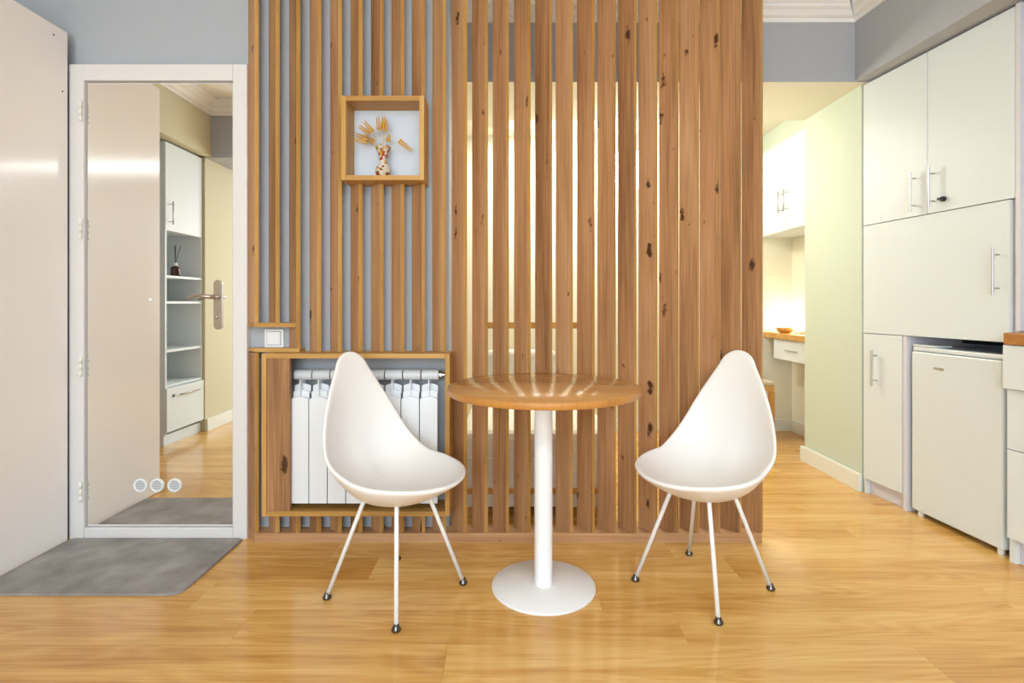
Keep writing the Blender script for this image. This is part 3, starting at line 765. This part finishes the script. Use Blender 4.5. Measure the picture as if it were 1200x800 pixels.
# end panel of the tall run, worktop and drawers
ep = box('end_panel', 0.8005, 0.8185, 0.001, 0.60, 0.94, BULK - 0.002, 'cab_side', None, 0.001)
ep.location = along(0.8095, 0.3, (0.94 + BULK - .002) / 2); ep.rotation_euler = (0, 0, RZ)
tag(ep, 'pale end panel closing the tall white cupboards above the worktop', 'panel')
dc = tag(empty('drawer_cabinet', along(0, 0, 0), RZ), 'white drawer cabinet under the wooden worktop', 'cabinet')
box('carcass', 0.803, 1.6, -0.02, 0.55, 0.10, 0.885, 'cab_side', dc)
for zz0, zz1, dd in ((0.708, 0.884, -0.062), (0.462, 0.704, -0.042), (0.10, 0.458, -0.042)):
    box('drawer_front', 0.803, 1.398, dd, -0.0205, zz0, zz1, 'cab_white', dc, 0.0015)
box('plinth', 0.83, 1.59, -0.01, 0.5, 0.001, 0.0995, 'cab_side', dc)
box('leg_panel', 0.803, 0.828, -0.03, 0.5, 0.001, 0.0995, 'cab_white', dc)
wt = box('worktop', 0, 0.80, 0, 0.66, 0, 0.048, 'worktop', None, 0.004)
wt.location = along(1.212, 0.259, 0.8865 + 0.024); wt.rotation_euler = (0, 0, RZ); tag(wt, 'brown wooden kitchen worktop on the drawer cabinet', 'worktop')
sk = tag(empty('wall_socket', along(0.8188, 0.03, hz(258, .82)), RZ), 'black socket on the pale end panel above the worktop', 'socket')
box('socket_plate', 0.0005, 0.010, 0.0, 0.08, -0.022, 0.022, 'dark', sk, 0.003)
box('socket_bezel', 0.0005, 0.004, -0.01, 0.09, 0.03, 0.05, 'vent_grey', sk, 0.001)

# ------------------------------------------------------------------ back room: desk recess
dk = tag(empty('wall_desk', (2.2, 4.0, 0)), 'narrow wood-topped wall desk with a white drawer in the recess', 'desk')
box('desk_top', 2.085 - 2.2, 2.319 - 2.2, 3.57 - 4, YFAR - .001 - 4, 0.777, 0.820, 'pine', dk, 0.003)
dw = box('drawer', 2.11 - 2.2, 2.13 - 2.2, 3.72 - 4, 4.30 - 4, 0.615, 0.773, 'cab_white', dk, 0.002)
box('drawer_box', 2.131 - 2.2, 2.31 - 2.2, 3.73 - 4, 4.29 - 4, 0.63, 0.776, 'cab_side', dk)
h = link('handle', tube_bm([(-0.02, -0.08, 0), (-0.02, 0.10, 0)], 0.004, 8), 'steel', dw, loc=(0, 0, 0.0))
cu = tag(empty('desk_cupboard', (2.2, 4.0, 1.597)), 'white two-door cupboard hanging over the narrow desk', 'cupboard')
box('carcass', 2.062 - 2.2, 2.3195 - 2.2, 3.57 - 4, YFAR - .002 - 4, 0, BULK - 1.597, 'cab_white', cu)
for a, b_, hy in ((3.572, 3.985, 3.95), (3.989, 4.415, 4.03)):
    d = box('door', 2.042 - 2.2, 2.061 - 2.2, a - 4, b_ - 4, 0.002, BULK - 1.6, 'cab_white', cu, 0.0012)
    y = hy - 4 - d.location.y; h = link('handle', tube_bm([(-0.04, y, -0.20), (-0.04, y, -0.04)], 0.005, 10), 'steel', d, True)
    for zz in (-0.18, -0.06): link('handle_post', tube_bm([(-0.04, y, zz), (-0.009, y, zz)], 0.0035, 8), 'steel', h, True)
for (lx, ly, lab) in ((2.215, 4.33, 'small glowing cube lamp beside the wooden bowl'), (2.24, 4.10, 'small glowing cube lamp on the desk by the green pier')):
    lm = tag(empty('desk_lamp', (lx, ly, 0.8203)), lab, 'lamp')
    box('lamp_base', -0.045, 0.045, -0.045, 0.045, 0.0, 0.03, 'cab_white', lm, 0.004)
    box('lamp_shade', -0.055, 0.055, -0.055, 0.055, 0.0305, 0.15, 'lampshade', lm, 0.006)
bw = link('wooden_bowl', lathe_bm([(0, 0), (0.03, 0), (0.06, 0.02), (0.068, 0.045), (0.063, 0.045), (0.052, 0.022), (0, 0.008)], 28), 'pine', None, True, (2.16, 4.22, 0.8203))
tag(bw, 'small wooden bowl on the narrow desk', 'bowl')
stl = tag(empty('stool', (1.868, 4.235, 0)), 'wooden stool with a pale padded seat tucked at the desk', 'stool')
link('seat', box_bm(-0.15, 0.15, -0.15, 0.15, 0.425, 0.455, None, 0.012), 'cushion', stl)
box('seat_frame', -0.145, 0.145, -0.145, 0.145, 0.375, 0.4245, 'pine', stl, 0.004)
for ax in (-1, 1):
    for ay in (-1, 1): box('leg', ax * 0.13 - .018, ax * 0.13 + .018, ay * 0.13 - .018, ay * 0.13 + .018, 0.0005, 0.3745, 'pine', stl, 0.003)
# daybed glimpsed between the slats
bd = tag(empty('daybed', (0.2, 3.1, 0)), 'white daybed with pine rails glimpsed behind the slat partition', 'daybed')
box('front_panel', -0.46, 0.30, -0.50, -0.48, 0.06, 0.30, 'bedding', bd, 0.004)
box('mattress', -0.46, 0.30, -0.475, 0.46, 0.17, 0.42, 'bedding', bd, 0.04)
box('front_rail', -0.46, 0.30, -0.52, -0.5005, 0.13, 0.155, 'pine', bd, 0.003)
for xx in (-0.46, 0.27): box('back_post', xx, xx + 0.03, 0.47, 0.50, 0.0005, 0.93, 'pine', bd, 0.003)
box('back_rail', -0.429, 0.269, 0.475, 0.495, 0.885, 0.928, 'pine', bd, 0.003)
box('slat_base', -0.45, 0.29, -0.47, 0.465, 0.10, 0.169, 'pine', bd)
for xx in (-0.44, 0.24):
    for yy in (-0.46, 0.40): box('leg', xx, xx + 0.04, yy, yy + 0.04, 0.0005, 0.0995, 'pine', bd)
pl = link('pillow', box_bm(-0.24, 0.24, -0.06, 0.06, -0.16, 0.16, None, 0.055, 4), 'bedding', None, True, (0.06, 3.47, 0.595)); pl.rotation_euler = (R(-14), 0, 0)
tag(pl, 'white pillow leaning on the daybed back rail', 'pillow')
# pendant globe in the back room
pd = tag(empty('pendant_lamp', (0.86, 3.95, CEIL2)), 'glowing globe lamp hanging in the back room behind the slats', 'lamp')
link('cord', tube_bm([(0, 0, -0.001), (0, 0, -0.25)], 0.003, 6), 'dark', pd)
bm = bmesh.new(); bmesh.ops.create_uvsphere(bm, u_segments=28, v_segments=16, radius=0.15); link('globe', bm, 'globe', pd, True, (0, 0, -0.40))
# ------------------------------------------------------------------ left shelf unit, seen in the mirror
su = tag(empty('shelf_unit', (-2.55, 0.39, 0)), 'white open shelf unit with upper cupboard door and lower drawer, seen in the mirror', 'shelf unit')
W = 0.47
for yy in (0, W - 0.018): box('side_panel', -0.32, -0.001, yy, yy + 0.018, 0.08, 1.5995, 'cab_white', su, 0.001)
box('back_panel', -0.328, -0.3205, 0, W, 0.08, 2.25, 'cab_white', su)
for z in (0.43, 0.69, 1.052, 1.245): box('shelf', -0.319, -0.004, 0.0185, W - 0.0185, z, z + 0.018, 'cab_white', su, 0.001)
box('cupboard_box', -0.32, -0.02, 0, W, 1.60, 2.25, 'cab_white', su)
d = box('door', -0.019, 0, 0.002, W - 0.002, 1.595, 2.247, 'cab_white', su, 0.0015)
h = link('handle', tube_bm([(0.04, 0.19, -0.28), (0.04, 0.19, -0.11)], 0.005, 10), 'steel', d, True)
for zz in (-0.26, -0.13): link('handle_post', tube_bm([(0.04, 0.19, zz), (0.0095, 0.19, zz)], 0.0035, 8), 'steel', h, True)
d = box('drawer', -0.019, 0.012, -0.02, W, 0.10, 0.425, 'cab_white', su, 0.0015)
link('handle', tube_bm([(0.035, -0.14, 0.10), (0.035, 0.12, 0.10)], 0.005, 10), 'nickel', d, True)
link('lock', tube_bm([(0.0155, 0.17, 0.10), (0.022, 0.17, 0.10)], 0.010, 12), 'dark', d)
box('drawer_box', -0.318, -0.02, 0.0185, W - 0.0185, 0.105, 0.425, 'cab_side', su)
box('plinth', -0.3, -0.012, 0.0, W, 0.001, 0.079, 'cab_white', su)
df = tag(empty('reed_diffuser', (-2.62, 0.63, 1.2635)), 'amber reed diffuser bottle on the white open shelf seen in the mirror', 'diffuser')
link('bottle', lathe_bm([(0, 0), (0.031, 0), (0.034, 0.004), (0.034, 0.06), (0.026, 0.075), (0.012, 0.08), (0.012, 0.10), (0, 0.10)], 24), 'amber', df, True)
link('collar', lathe_bm([(0.0125, 0.082), (0.0145, 0.082), (0.0145, 0.104), (0.0, 0.104)], 20), 'plastic', df)
for q, (a, b_) in enumerate(((0.02, 0.03), (-0.02, -0.02), (0.015, -0.04))):
    link('reed', tube_bm([(0, 0, 0.1045), (a, b_, 0.24)], 0.0025, 6), 'dark', df)

# ------------------------------------------------------------------ lamps of the front room
lt = tag(empty('linear_lamp', (1.15, -1.5, CEIL)), 'long white linear ceiling lamp in the front room', 'lamp')
box('housing', -1.05, 1.05, -0.11, 0.11, -0.045, -0.001, 'white_metal', lt, 0.003)
box('diffuser', -1.04, 1.04, -0.10, 0.10, -0.075, -0.0455, 'led', lt, 0.004)
for nm, loc, hx, hy, lab in (('fill_panel', (0.25, 4.0, CEIL2), 0.4, 0.20, 'white ceiling panel added to brighten the back room'),):
    pn = tag(empty(nm, loc), lab, 'lamp')  # invented housing over the added back-room fill light
    box('frame', -hx, hx, -hy, hy, -0.018 if loc[2] < 2.5 else -0.045, -0.001, 'white_metal', pn, 0.003)
